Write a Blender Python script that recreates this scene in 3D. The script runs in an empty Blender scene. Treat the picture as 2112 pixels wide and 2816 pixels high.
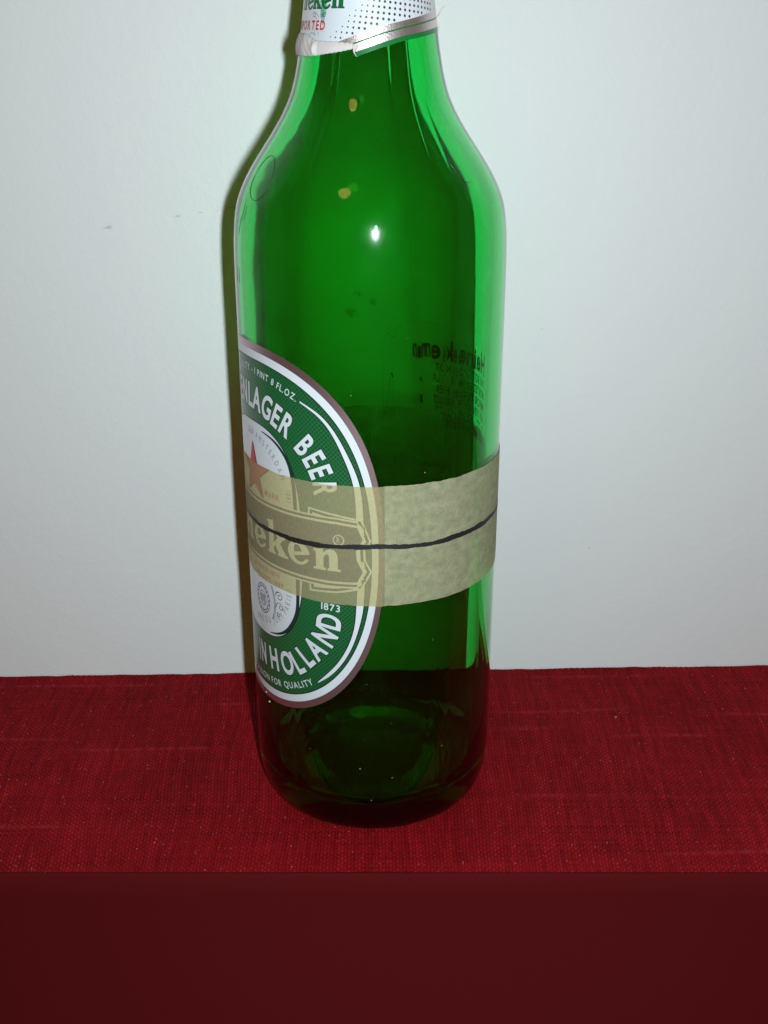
import bpy, bmesh, math, random
import numpy as np
from mathutils import Vector

# ------------------------------------------------------------------ camera, light, exposure
sc = bpy.context.scene
col = sc.collection
rng = random.Random(7)
nrg = np.random.default_rng(11)

cam_data = bpy.data.cameras.new('camera')
cam = bpy.data.objects.new('camera', cam_data)
col.objects.link(cam)
sc.camera = cam
cam_data.sensor_fit = 'VERTICAL'
cam_data.sensor_height = 36.0
cam_data.lens = 38.47
cam_data.clip_start = 0.005
cam_data.clip_end = 30.0
cam.location = (0.0, -0.3151, 0.22394)
cam.rotation_euler = (math.radians(90 - 22.37), math.radians(0.05), math.radians(-0.697))

world = bpy.data.worlds.new('World')
sc.world = world
world.use_nodes = True
bg = world.node_tree.nodes['Background']
bg.inputs[0].default_value = (1.0, 0.23, 0.055, 1)      # dim warm room light, even from all sides
bg.inputs[1].default_value = 0.075

flash_data = bpy.data.lights.new('camera_flash', 'AREA')  # the camera's own flash, right of the lens
flash_data.shape = 'RECTANGLE'
flash_data.size = 0.006
flash_data.size_y = 0.020
flash_data.energy = 1.40
flash_data.color = (0.855, 0.97, 1.0)
flash = bpy.data.objects.new('camera_flash', flash_data)
col.objects.link(flash)
flash.location = (0.021, -0.317, 0.226)
flash.rotation_euler = (math.radians(80), 0, math.radians(-1))

lamp_data = bpy.data.lights.new('room_lamp', 'POINT')     # warm room lamp behind the camera
lamp_data.energy = 1.7
lamp_data.color = (1.0, 0.60, 0.16)
lamp_data.shadow_soft_size = 0.11
lamp = bpy.data.objects.new('room_lamp', lamp_data)
col.objects.link(lamp)
lamp.location = (-0.43, -0.86, 1.18)

sc.view_settings.view_transform = 'Standard'
sc.view_settings.look = 'None'
sc.view_settings.exposure = 0.0
sc.view_settings.gamma = 1.0
sc.render.engine = 'CYCLES'
sc.cycles.max_bounces = 20
sc.cycles.transmission_bounces = 20
sc.cycles.transparent_max_bounces = 24
sc.cycles.caustics_refractive = True
sc.cycles.caustics_reflective = True
sc.cycles.blur_glossy = 0.5
sc.cycles.sample_clamp_indirect = 0.0
sc.cycles.use_denoising = True
sc.cycles.use_adaptive_sampling = False                   # light through the glass is rare per sample: do not stop early

MM = 0.001
PI = math.pi

# ------------------------------------------------------------------ helpers
def tag(o, label=None, cat=None, kind=None):
    if label: o['label'] = label
    if cat: o['category'] = cat
    if kind: o['kind'] = kind
    return o

def link(name, me, mats, parent=None, smooth=True):
    o = bpy.data.objects.new(name, me)
    col.objects.link(o)
    for m in (mats if isinstance(mats, (list, tuple)) else [mats]):
        me.materials.append(m)
    if parent: o.parent = parent
    if smooth and len(me.polygons):
        me.polygons.foreach_set('use_smooth', np.ones(len(me.polygons), dtype=bool))
    me.update()
    return o

def empty(name, loc=(0, 0, 0)):
    o = bpy.data.objects.new(name, None)
    o.empty_display_size = 0.02
    col.objects.link(o)
    o.location = loc
    return o

class NT:
    """tiny node helper"""
    def __init__(self, name):
        self.m = bpy.data.materials.new(name)
        self.m.use_nodes = True
        self.t = self.m.node_tree
        self.bsdf = self.t.nodes['Principled BSDF']
        self.out = self.t.nodes['Material Output']
    def n(self, typ, **kw):
        nd = self.t.nodes.new(typ)
        for k, v in kw.items():
            if k.startswith('i_'):
                nd.inputs[int(k[2:]) if k[2:].isdigit() else k[2:].replace('_', ' ')].default_value = v
            else:
                setattr(nd, k, v)
        return nd
    def l(self, a, b):
        self.t.links.new(a, b)
    def set(self, **kw):
        for k, v in kw.items():
            self.bsdf.inputs[k.replace('_', ' ')].default_value = v
    def math(self, op, a, b=None, c=None):
        nd = self.t.nodes.new('ShaderNodeMath'); nd.operation = op
        for i, v in enumerate((a, b, c)):
            if v is None: continue
            if hasattr(v, 'links') or hasattr(v, 'is_linked'): self.l(v, nd.inputs[i])
            else: nd.inputs[i].default_value = v
        return nd.outputs[0]
    def ramp(self, fac, stops):
        r = self.t.nodes.new('ShaderNodeValToRGB')
        el = r.color_ramp.elements
        while len(el) < len(stops): el.new(0.5)
        for e, (p, c) in zip(el, stops):
            e.position = p; e.color = c if len(c) == 4 else (*c, 1)
        self.l(fac, r.inputs[0])
        return r.outputs[0]
    def noise(self, vec, scale, detail=3, rough=0.5):
        nd = self.n('ShaderNodeTexNoise')
        nd.inputs['Scale'].default_value = scale
        nd.inputs['Detail'].default_value = detail
        nd.inputs['Roughness'].default_value = rough
        if vec is not None: self.l(vec, nd.inputs['Vector'])
        return nd.outputs[0]
    def bump(self, h, strength, dist):
        b = self.n('ShaderNodeBump')
        b.inputs['Strength'].default_value = strength
        b.inputs['Distance'].default_value = dist
        self.l(h, b.inputs['Height'])
        return b.outputs[0]

def plain(name, c, rough=0.5, metallic=0.0, coat=0.0, spec=0.5):
    k = NT(name)
    k.set(Base_Color=(*c, 1), Roughness=rough, Metallic=metallic)
    k.bsdf.inputs['Coat Weight'].default_value = coat
    k.bsdf.inputs['Coat Roughness'].default_value = 0.08
    k.bsdf.inputs['Specular IOR Level'].default_value = spec
    return k.m

def mixcol(k, fac, a, b, mode='MIX'):
    nd = k.n('ShaderNodeMix', data_type='RGBA', blend_type=mode)
    for sock, v in ((nd.inputs[0], fac), (nd.inputs[6], a), (nd.inputs[7], b)):
        if hasattr(v, 'is_linked'): k.l(v, sock)
        else: sock.default_value = v if isinstance(v, (int, float)) else (*v, 1)
    return nd.outputs[2]

# ------------------------------------------------------------------ materials
def wall_material():
    k = NT('painted_wall')
    tc = k.n('ShaderNodeTexCoord').outputs['Object']
    fine = k.noise(tc, 700, 3, 0.55)
    mid = k.noise(tc, 260, 2, 0.5)
    big = k.noise(tc, 7, 3, 0.5)
    h = k.math('ADD', k.math('MULTIPLY', fine, 0.55), mid)
    k.l(k.bump(h, 0.42, 0.00030), k.bsdf.inputs['Normal'])
    c = mixcol(k, k.math('MULTIPLY', big, 0.9), (0.70, 0.735, 0.74), (0.735, 0.76, 0.76))
    k.l(c, k.bsdf.inputs['Base Color'])
    k.set(Roughness=0.55)
    k.bsdf.inputs['Specular IOR Level'].default_value = 0.32
    return k.m

def cloth_material():
    k = NT('woven_red_cloth')
    at = k.n('ShaderNodeAttribute', attribute_name='tone')
    tone = at.outputs['Fac']
    at2 = k.n('ShaderNodeAttribute', attribute_name='weft')
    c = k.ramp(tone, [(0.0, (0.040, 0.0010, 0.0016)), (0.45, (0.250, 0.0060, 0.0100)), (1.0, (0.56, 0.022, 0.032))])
    c = mixcol(k, k.math('MULTIPLY', at2.outputs['Fac'], 0.8), c, (0.27, 0.020, 0.032))
    at3 = k.n('ShaderNodeAttribute', attribute_name='glint')
    c = mixcol(k, at3.outputs['Fac'], c, (0.80, 0.34, 0.40))  # glints of light painted as pale points on the yarn
    k.l(c, k.bsdf.inputs['Base Color'])
    tc = k.n('ShaderNodeTexCoord').outputs['Object']
    f = k.noise(tc, 5200, 2, 0.6)
    k.l(k.bump(f, 0.6, 0.00012), k.bsdf.inputs['Normal'])
    sp = k.noise(tc, 2600, 1, 0.5)
    r = k.ramp(sp, [(0.62, (0.62, 0.62, 0.62)), (0.72, (0.22, 0.22, 0.22))])
    k.l(r, k.bsdf.inputs['Roughness'])
    k.bsdf.inputs['Specular IOR Level'].default_value = 0.06
    k.bsdf.inputs['Sheen Weight'].default_value = 0.0
    k.bsdf.inputs['Sheen Tint'].default_value = (0.8, 0.12, 0.15, 1)
    return k.m

def added_band_material():
    k = NT('plain_maroon_band')
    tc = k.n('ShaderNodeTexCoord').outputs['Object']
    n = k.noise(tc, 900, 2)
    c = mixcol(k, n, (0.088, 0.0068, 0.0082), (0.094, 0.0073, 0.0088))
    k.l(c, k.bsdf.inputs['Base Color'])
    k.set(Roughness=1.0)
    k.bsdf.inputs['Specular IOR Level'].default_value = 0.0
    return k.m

def glass_material():
    k = NT('green_bottle_glass')
    k.set(Base_Color=(0.37, 0.97, 0.62, 1), Roughness=0.0, IOR=1.52)
    k.bsdf.inputs['Transmission Weight'].default_value = 1.0
    k.bsdf.inputs['Coat Weight'].default_value = 0.16     # added rough coat: imitates lens glow round the highlights
    k.bsdf.inputs['Coat Roughness'].default_value = 0.13
    va = k.n('ShaderNodeVolumeAbsorption')                 # the colour is in the glass: thick parts are darker
    va.inputs['Color'].default_value = (0.0, 0.90, 0.40, 1)
    va.inputs['Density'].default_value = 340.0
    k.l(va.outputs[0], k.out.inputs['Volume'])
    return k.m

def label_green_material():
    k = NT('label_green_print')
    uv = k.n('ShaderNodeUVMap', uv_map='mm').outputs[0]
    mp = k.n('ShaderNodeMapping')
    mp.inputs['Rotation'].default_value = (0, 0, math.radians(45))
    mp.inputs['Scale'].default_value = (1 / 0.92, 1 / 0.92, 1)
    k.l(uv, mp.inputs['Vector'])
    sep = k.n('ShaderNodeSeparateXYZ'); k.l(mp.outputs[0], sep.inputs[0])
    fx = k.math('SUBTRACT', k.math('FRACT', sep.outputs[0]), 0.5)
    fy = k.math('SUBTRACT', k.math('FRACT', sep.outputs[1]), 0.5)
    d = k.math('SQRT', k.math('ADD', k.math('MULTIPLY', fx, fx), k.math('MULTIPLY', fy, fy)))
    # printed halftone: the dots grow towards the outside of the ring
    s2 = k.n('ShaderNodeSeparateXYZ'); k.l(uv, s2.inputs[0])
    ex = k.math('DIVIDE', s2.outputs[0], 41.5); ey = k.math('DIVIDE', s2.outputs[1], 51.6)
    rad = k.math('SQRT', k.math('ADD', k.math('MULTIPLY', ex, ex), k.math('MULTIPLY', ey, ey)))
    thr = k.math('MULTIPLY_ADD', rad, 0.36, 0.04)
    mask = k.math('LESS_THAN', d, thr)
    c = mixcol(k, mask, (0.010, 0.125, 0.036), (0.005, 0.062, 0.020))
    k.l(c, k.bsdf.inputs['Base Color'])
    k.set(Roughness=0.38)
    k.bsdf.inputs['Coat Weight'].default_value = 0.35
    k.bsdf.inputs['Coat Roughness'].default_value = 0.12
    return k.m

def foil_material(name, base, rough, grain):
    k = NT(name)
    tc = k.n('ShaderNodeTexCoord').outputs['Object']
    n = k.noise(tc, 2200, 2, 0.6)
    k.l(k.bump(n, grain, 0.00010), k.bsdf.inputs['Normal'])
    k.set(Base_Color=(*base, 1), Roughness=rough, Metallic=0.92)
    return k.m

def tape_material():
    k = NT('masking_tape_paper')
    uv = k.n('ShaderNodeUVMap', uv_map='mm').outputs[0]
    mp = k.n('ShaderNodeMapping'); mp.inputs['Scale'].default_value = (1.0, 0.22, 1)
    k.l(uv, mp.inputs['Vector'])
    fib = k.noise(mp.outputs[0], 2.6, 4, 0.65)
    mp2 = k.n('ShaderNodeMapping'); mp2.inputs['Scale'].default_value = (0.25, 1.3, 1)
    k.l(uv, mp2.inputs['Vector'])
    streak = k.noise(mp2.outputs[0], 0.45, 3, 0.55)
    patch = k.noise(uv, 0.34, 5, 0.70)
    grain = k.noise(mp.outputs[0], 4.2, 3, 0.6)
    # how well the adhesive wets what is under it: even over the paper label, patchy over bare glass
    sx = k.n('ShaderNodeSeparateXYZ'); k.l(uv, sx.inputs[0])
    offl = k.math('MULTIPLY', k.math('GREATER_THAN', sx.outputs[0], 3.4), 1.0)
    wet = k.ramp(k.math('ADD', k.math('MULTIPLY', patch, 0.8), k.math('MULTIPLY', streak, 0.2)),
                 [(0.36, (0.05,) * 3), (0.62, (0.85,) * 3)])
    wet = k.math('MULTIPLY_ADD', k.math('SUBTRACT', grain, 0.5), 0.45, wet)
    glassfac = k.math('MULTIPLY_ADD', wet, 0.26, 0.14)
    labelfac = k.math('MULTIPLY_ADD', k.math('SUBTRACT', grain, 0.5), 0.12, 0.55)
    fm = k.n('ShaderNodeMix', data_type='FLOAT')
    k.l(offl, fm.inputs[0]); k.l(labelfac, fm.inputs[2]); k.l(glassfac, fm.inputs[3])
    fac = fm.outputs[0]
    c = mixcol(k, k.ramp(k.math('MULTIPLY_ADD', fib, 0.5, k.math('MULTIPLY', grain, 0.5)), [(0.35, (0, 0, 0)), (0.65, (1, 1, 1))]), (0.38, 0.34, 0.195), (0.55, 0.495, 0.30))
    glass_tint = k.math('MULTIPLY', offl, k.ramp(wet, [(0.05, (0.28,) * 3), (0.95, (0.52,) * 3)]))
    c = mixcol(k, glass_tint, c, (0.215, 0.29, 0.20))          # light from the green glass behind, painted into the tape colour
    k.l(c, k.bsdf.inputs['Base Color'])
    k.set(Roughness=0.62)
    k.bsdf.inputs['Specular IOR Level'].default_value = 0.25
    k.l(k.bump(k.math('ADD', fib, k.math('MULTIPLY', grain, 0.5)), 0.35, 0.00012), k.bsdf.inputs['Normal'])
    tr = k.n('ShaderNodeBsdfTransparent'); tr.inputs[0].default_value = (1.0, 0.97, 0.70, 1)
    mx = k.n('ShaderNodeMixShader')
    k.l(fac, mx.inputs[0]); k.l(k.bsdf.outputs[0], mx.inputs[1]); k.l(tr.outputs[0], mx.inputs[2])
    k.l(mx.outputs[0], k.out.inputs['Surface'])
    return k.m

def marker_material():
    k = NT('black_marker_ink')
    uv = k.n('ShaderNodeUVMap', uv_map='mm').outputs[0]
    n = k.noise(uv, 1.6, 4, 0.6)
    c = mixcol(k, n, (0.004, 0.005, 0.006), (0.022, 0.023, 0.024))
    k.l(c, k.bsdf.inputs['Base Color'])
    k.set(Roughness=0.55)
    return k.m

M = dict(
    wall=wall_material(), cloth=cloth_material(), added_band=added_band_material(), glass=glass_material(),
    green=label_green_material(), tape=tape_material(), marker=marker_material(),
    paper=plain('label_white_paper', (0.62, 0.68, 0.73), 0.34, coat=0.5),
    rim=foil_material('label_rim_foil', (0.58, 0.44, 0.48), 0.34, 0.6),
    foil=foil_material('neck_silver_foil', (0.82, 0.75, 0.76), 0.36, 0.7),
    neckgreen=plain('neck_green_print', (0.006, 0.16, 0.035), 0.3, coat=0.3),
    relief_dark=plain('dark_green_relief', (0.006, 0.05, 0.016), 0.25),  # dark refraction at relief edges painted as opaque green
    backink=plain('back_label_ink', (0.012, 0.055, 0.022), 0.5),
    red=plain('label_red_print', (0.50, 0.022, 0.018), 0.4),
    black=plain('label_black_print', (0.010, 0.013, 0.014), 0.4),
    grey=plain('label_grey_print', (0.20, 0.23, 0.25), 0.45),
    darkdots=plain('neck_brown_dots', (0.075, 0.022, 0.018), 0.45),
    torn=plain('torn_paper', (0.60, 0.57, 0.56), 0.85),
    scuff=plain('grey_scuff', (0.26, 0.155, 0.135), 0.8),
    fuzz=plain('red_fibre', (0.22, 0.012, 0.02), 0.9),
    crumb=plain('tan_crumb', (0.35, 0.20, 0.09), 0.8),
    lint=plain('white_lint', (0.75, 0.72, 0.72), 0.8),
)

# ------------------------------------------------------------------ the wall
WS, WY = 0.0147, 0.0632                                   # the wall runs slightly askew to the camera
def wall_point(x, z, d=0.0):
    n = Vector((WS, -1, 0)).normalized()
    return Vector((x, WY + WS * x, z)) + n * d
def build_wall():
    xs = np.linspace(-0.8, 0.8, 9); zs = np.linspace(-0.45, 0.75, 7)
    v = [tuple(wall_point(x, z)) for z in zs for x in xs]
    nx = len(xs)
    f = [(j * nx + i, j * nx + i + 1, (j + 1) * nx + i + 1, (j + 1) * nx + i) for j in range(len(zs) - 1) for i in range(nx - 1)]
    me = bpy.data.meshes.new('wall'); me.from_pydata(v, [], f)
    w = link('wall', me, M['wall'], smooth=False)
    tag(w, kind='structure')
    return w
wall = build_wall()

def scuff(cx, cz, length, ang, wid, seed):
    """a broken pencil-like rub on the paint: a lens-shaped cluster of thin slivers"""
    r = random.Random(seed); bm = bmesh.new()
    n = 9
    for k in range(n):
        t = (k + 0.5) / n - 0.5
        ln = length * (1 - (2 * t) ** 2) ** 0.5 * r.uniform(0.55, 1.0)
        off = t * wid; sh = r.uniform(-0.12, 0.12) * length
        w2 = wid / n * r.uniform(0.25, 0.62)
        pts = [(-ln / 2 + sh, off), (0 + sh, off - w2 / 2), (ln / 2 + sh, off), (sh, off + w2 / 2)]
        ca, sa = math.cos(ang), math.sin(ang)
        vs = [bm.verts.new(wall_point(cx + a * ca - b * sa, cz + a * sa + b * ca, 0.00008)) for a, b in pts]
        bm.faces.new(vs)
    me = bpy.data.meshes.new('scuff_mark'); bm.to_mesh(me); bm.free()
    return link('scuff_mark', me, M['scuff'], wall, smooth=False)

# ------------------------------------------------------------------ the tablecloth
cloth_root = empty('tablecloth', (0, 0, 0))
tag(cloth_root, 'dark red woven tablecloth under the green bottle, pushed against the white wall', 'tablecloth')

def smooth_noise(n, step, seed, amp=1.0):
    g = np.random.default_rng(seed)
    k = max(4, int(n / step) + 4)
    p = g.uniform(-1, 1, k)
    x = np.linspace(0, k - 3.001, n); i = x.astype(int); f = x - i
    f = f * f * (3 - 2 * f)
    return amp * (p[i] * (1 - f) + p[i + 1] * f)

def noise2(nx, ny, sx, sy, seed):
    g = np.random.default_rng(seed)
    kx, ky = max(4, int(nx / sx) + 4), max(4, int(ny / sy) + 4)
    p = g.uniform(-1, 1, (ky, kx))
    x = np.linspace(0, kx - 3.001, nx); y = np.linspace(0, ky - 3.001, ny)
    i = x.astype(int); fx = x - i; fx = fx * fx * (3 - 2 * fx)
    j = y.astype(int); fy = y - j; fy = (fy * fy * (3 - 2 * fy))[:, None]
    a = p[j][:, i] * (1 - fx) + p[j][:, i + 1] * fx
    b = p[j + 1][:, i] * (1 - fx) + p[j + 1][:, i + 1] * fx
    return a * (1 - fy) + b * fy

FS, FY = -0.0135, -0.0540                                 # line where the cloth stops and the added band starts
def build_cloth():
    X0, X1 = -0.185, 0.195
    nx, ny = 1860, 470
    x = np.linspace(X0, X1, nx)[None, :].repeat(ny, 0)
    t = np.linspace(0, 1, ny)[:, None].repeat(nx, 1)
    yf = FY + FS * x; yb = WY + WS * x - 0.0006
    y = yf + (yb - yf) * t
    # threads wander: the cloth was pulled a little askew
    xw = x + noise2(nx, ny, 260, 130, 1) * 0.0016 + noise2(nx, ny, 60, 60, 2) * 0.00018 + (0.25 - t) * 0.010 * np.sin(x * 9)
    yw = y + noise2(nx, ny, 240, 120, 3) * 0.0014 + noise2(nx, ny, 50, 40, 4) * 0.00015 - WS * 0.6 * x
    PX, PY = 0.00105, 0.00098
    u = xw / PX; v = yw / PY
    iu = np.floor(u); iv = np.floor(v)
    par = np.mod(iu + iv, 2) * 2 - 1                      # +1: warp on top
    cu = np.cos((u - iu - 0.5) * PI); cv = np.cos((v - iv - 0.5) * PI)
    # per-thread thickness (slub yarn), varying along the thread
    ng = 4001
    thw = nrg.normal(0, 1, ng); the = nrg.normal(0, 1, ng)
    wi = np.mod(iu.astype(int), ng); vi = np.mod(iv.astype(int), ng)
    slub_w = thw[wi] * 0.32 + noise2(nx, ny, 5, 26, 5) * 0.8 + noise2(nx, ny, 3, 4, 15) * 0.6
    slub_e = the[vi] * 0.25 + noise2(nx, ny, 160, 3, 6) * 0.7
    big = np.zeros_like(slub_e)
    # a few thick weft slubs, as the photograph shows them
    for (sy, xa, xb) in ((0.0555, -0.20, -0.085), (0.0185, -0.15, -0.115), (0.0125, -0.105, -0.055), (0.057, 0.062, 0.115),
                         (0.0330, 0.046, 0.090), (0.0155, 0.088, 0.125), (0.022, 0.045, 0.062), (-0.018, 0.050, 0.075), (-0.047, 0.090, 0.13),
                         (0.030, 0.13, 0.19), (-0.030, -0.14, -0.10), (0.040, -0.06, -0.045)):
        yy = (yw - sy) / (PY * 0.75)
        edge = 1 / (1 + np.exp(-(x - xa) / 0.003)) * 1 / (1 + np.exp((x - xb) / 0.003))
        big = np.maximum(big, np.exp(-yy * yy) * edge * np.clip(0.55 + 0.75 * noise2(nx, ny, 7, 400, int(abs(sy) * 1e5)), 0.1, 1))
    A = 0.00024
    warp = A * (0.25 + 0.75 * cu) * (1 + 0.16 * slub_w) + A * 0.75 * par * cv * cu
    weft = A * (0.15 + 0.85 * cv) * (1 + 0.16 * slub_e) - A * 0.75 * par * cu * cv
    h = np.maximum(warp, weft) + big * A * 1.3
    iswarp = (warp > weft).astype(float)
    z = h - A * 2.2 + noise2(nx, ny, 90, 60, 8) * 0.00012
    # back hem lifts and rolls a little against the wall
    z = z + np.clip((t - 0.985) / 0.015, 0, 1) ** 2 * 0.0005 * (1 + 0.35 * noise2(nx, ny, 25, 400, 9))
    inside = np.hypot(x, y) < 0.037
    z = np.where(inside, np.minimum(z, -0.00006), z)
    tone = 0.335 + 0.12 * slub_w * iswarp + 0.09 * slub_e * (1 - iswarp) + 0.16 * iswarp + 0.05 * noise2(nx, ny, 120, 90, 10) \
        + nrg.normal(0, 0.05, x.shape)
    tone = np.clip(tone - 0.40 * np.clip(1 - h / (A * 1.15), 0, 1), 0, 1)  # shade in the gaps between threads painted into the tone
    me = bpy.data.meshes.new('top_sheet')
    co = np.stack([x, y, z], -1).reshape(-1, 3).astype(np.float32)
    me.vertices.add(nx * ny)
    me.vertices.foreach_set('co', co.ravel())
    idx = np.arange(nx * ny).reshape(ny, nx)
    q = np.stack([idx[:-1, :-1], idx[:-1, 1:], idx[1:, 1:], idx[1:, :-1]], -1).reshape(-1, 4).astype(np.int32)
    me.loops.add(q.size)
    me.loops.foreach_set('vertex_index', q.ravel())
    me.polygons.add(len(q))
    me.polygons.foreach_set('loop_start', np.arange(0, q.size, 4, dtype=np.int32))
    me.update(calc_edges=True)
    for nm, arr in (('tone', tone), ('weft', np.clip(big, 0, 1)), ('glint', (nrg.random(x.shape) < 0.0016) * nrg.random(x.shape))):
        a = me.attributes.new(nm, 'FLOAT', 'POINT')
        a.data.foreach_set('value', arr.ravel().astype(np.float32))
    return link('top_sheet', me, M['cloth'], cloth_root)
build_cloth()

def build_added_band():
    """plain dark maroon band added below the cloth, not part of the table"""
    bm = bmesh.new()
    x0, x1 = -0.60, 0.60
    th = 0.0012
    flare = lambda d: 3.7 * d * d if d < 0.065 else 3.7 * 0.065 ** 2 + 0.40 * (d - 0.065)   # added band bends outwards so the flash lights it evenly
    drop = [0.008, 0.016, 0.024, 0.032, 0.040, 0.048, 0.056, 0.065, 0.09, 0.15, 0.25]
    prof = [(0.0, -0.0004), (0.0, 0.00025), (-th * 0.3, 0.0004), (-th * 0.8, 0.0003), (-th, 0.0)] + [(-th - flare(d), -d) for d in drop] + [(-flare(d), -d) for d in drop[::-1]]
    rows = []
    for x in np.linspace(x0, x1, 25):
        rows.append([bm.verts.new((x, FY + FS * x - 0.00005 + a, b)) for a, b in prof])
    for r0, r1 in zip(rows, rows[1:]):
        for i in range(len(prof)):
            j = (i + 1) % len(prof)
            bm.faces.new((r0[i], r0[j], r1[j], r1[i]))
    bmesh.ops.recalc_face_normals(bm, faces=bm.faces)
    me = bpy.data.meshes.new('added_front_band'); bm.to_mesh(me); bm.free()
    o = link('added_front_band', me, M['added_band'], cloth_root, smooth=True)
    o['label'] = 'plain dark maroon band, added below the edge of the cloth'
build_added_band()

def build_side_sheets():
    """the cloth goes on past the picture on both sides"""
    for xa, xb in ((-0.60, -0.185), (0.195, 0.60)):
        v = [(xa, FY + FS * xa, -0.0002), (xb, FY + FS * xb, -0.0002), (xb, WY + WS * xb - 0.0006, -0.0002), (xa, WY + WS * xa - 0.0006, -0.0002)]
        me = bpy.data.meshes.new('side_sheet'); me.from_pydata(v, [], [(0, 1, 2, 3)])
        a = me.attributes.new('tone', 'FLOAT', 'POINT'); a.data.foreach_set('value', np.full(4, 0.42, np.float32))
        link('side_sheet', me, M['cloth'], cloth_root, smooth=False)
build_side_sheets()

def build_fuzz():
    """loose fibres along the back hem"""
    v = []; f = []
    for k in range(900):
        x = rng.uniform(-0.185, 0.195)
        yb = WY + WS * x - 0.0008 - rng.random() * 0.0012
        p = Vector((x, yb, 0.0))
        d = Vector((rng.uniform(-1, 1), rng.uniform(-0.6, 0.2), rng.uniform(0.4, 1.2))).normalized()
        L = rng.uniform(0.0006, 0.0017) * (1.7 if rng.random() < 0.06 else 1)
        w = 0.000035
        side = Vector((1, 0, 0)); base = len(v)
        for s in range(4):
            t = s / 3
            q = p + d * L * t + Vector((0, 0, -0.4 * L * t * t))
            ww = w * (1 - 0.7 * t)
            v += [tuple(q - side * ww), tuple(q + side * ww)]
        for s in range(3):
            f.append((base + 2 * s, base + 2 * s + 1, base + 2 * s + 3, base + 2 * s + 2))
    me = bpy.data.meshes.new('hem_fuzz'); me.from_pydata(v, [], f)
    o = link('hem_fuzz', me, M['fuzz'], cloth_root, smooth=False)
    o['kind'] = 'stuff'
build_fuzz()

# ------------------------------------------------------------------ the bottle
bottle = empty('beer_bottle', (0, 0, 0))
tag(bottle, 'green glass beer bottle with oval label and masking tape band on the red cloth', 'bottle')

PROF = [(0.0, 32.6), (0.4, 33.9), (1.2, 35.2), (2.8, 36.4), (5.2, 37.35), (8.5, 38.0), (12.5, 38.4), (17.0, 38.5), (60, 38.5), (110, 38.5), (150, 38.5),
        (164, 38.5), (172, 38.45), (180, 38.15), (184, 37.75), (188, 37.0), (193, 35.05), (198, 32.2), (202.5, 29.15), (207, 26.05),
        (212, 23.05), (216.5, 21.05), (221, 19.8), (226.5, 18.75), (231.5, 18.0), (239, 16.95), (250, 15.2), (257, 14.2)]
def pchip(pts):
    x = np.array([p[0] for p in pts], float); y = np.array([p[1] for p in pts], float)
    h = np.diff(x); d = np.diff(y) / h
    m = np.zeros_like(y)
    for i in range(1, len(x) - 1):
        if d[i - 1] * d[i] > 0:
            w1, w2 = 2 * h[i] + h[i - 1], h[i] + 2 * h[i - 1]
            m[i] = (w1 + w2) / (w1 / d[i - 1] + w2 / d[i])
    m[0], m[-1] = d[0], d[-1]
    def fn(z):
        z = np.clip(np.asarray(z, float), x[0], x[-1])
        i = np.clip(np.searchsorted(x, z) - 1, 0, len(h) - 1)
        t = (z - x[i]) / h[i]
        return ((1 + 2 * t) * (1 - t) ** 2 * y[i] + t * (1 - t) ** 2 * h[i] * m[i]
                + t * t * (3 - 2 * t) * y[i + 1] + t * t * (t - 1) * h[i] * m[i + 1])
    return fn
rad = pchip(PROF)                                          # outer radius (mm) at height z (mm)

def on_bottle(phi, z, off):
    """phi in radians, 0 towards the camera side, + to the right; z, off in mm"""
    r = float(rad(z)) + off
    return (r * math.sin(phi) * MM, -r * math.cos(phi) * MM, z * MM)

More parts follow.
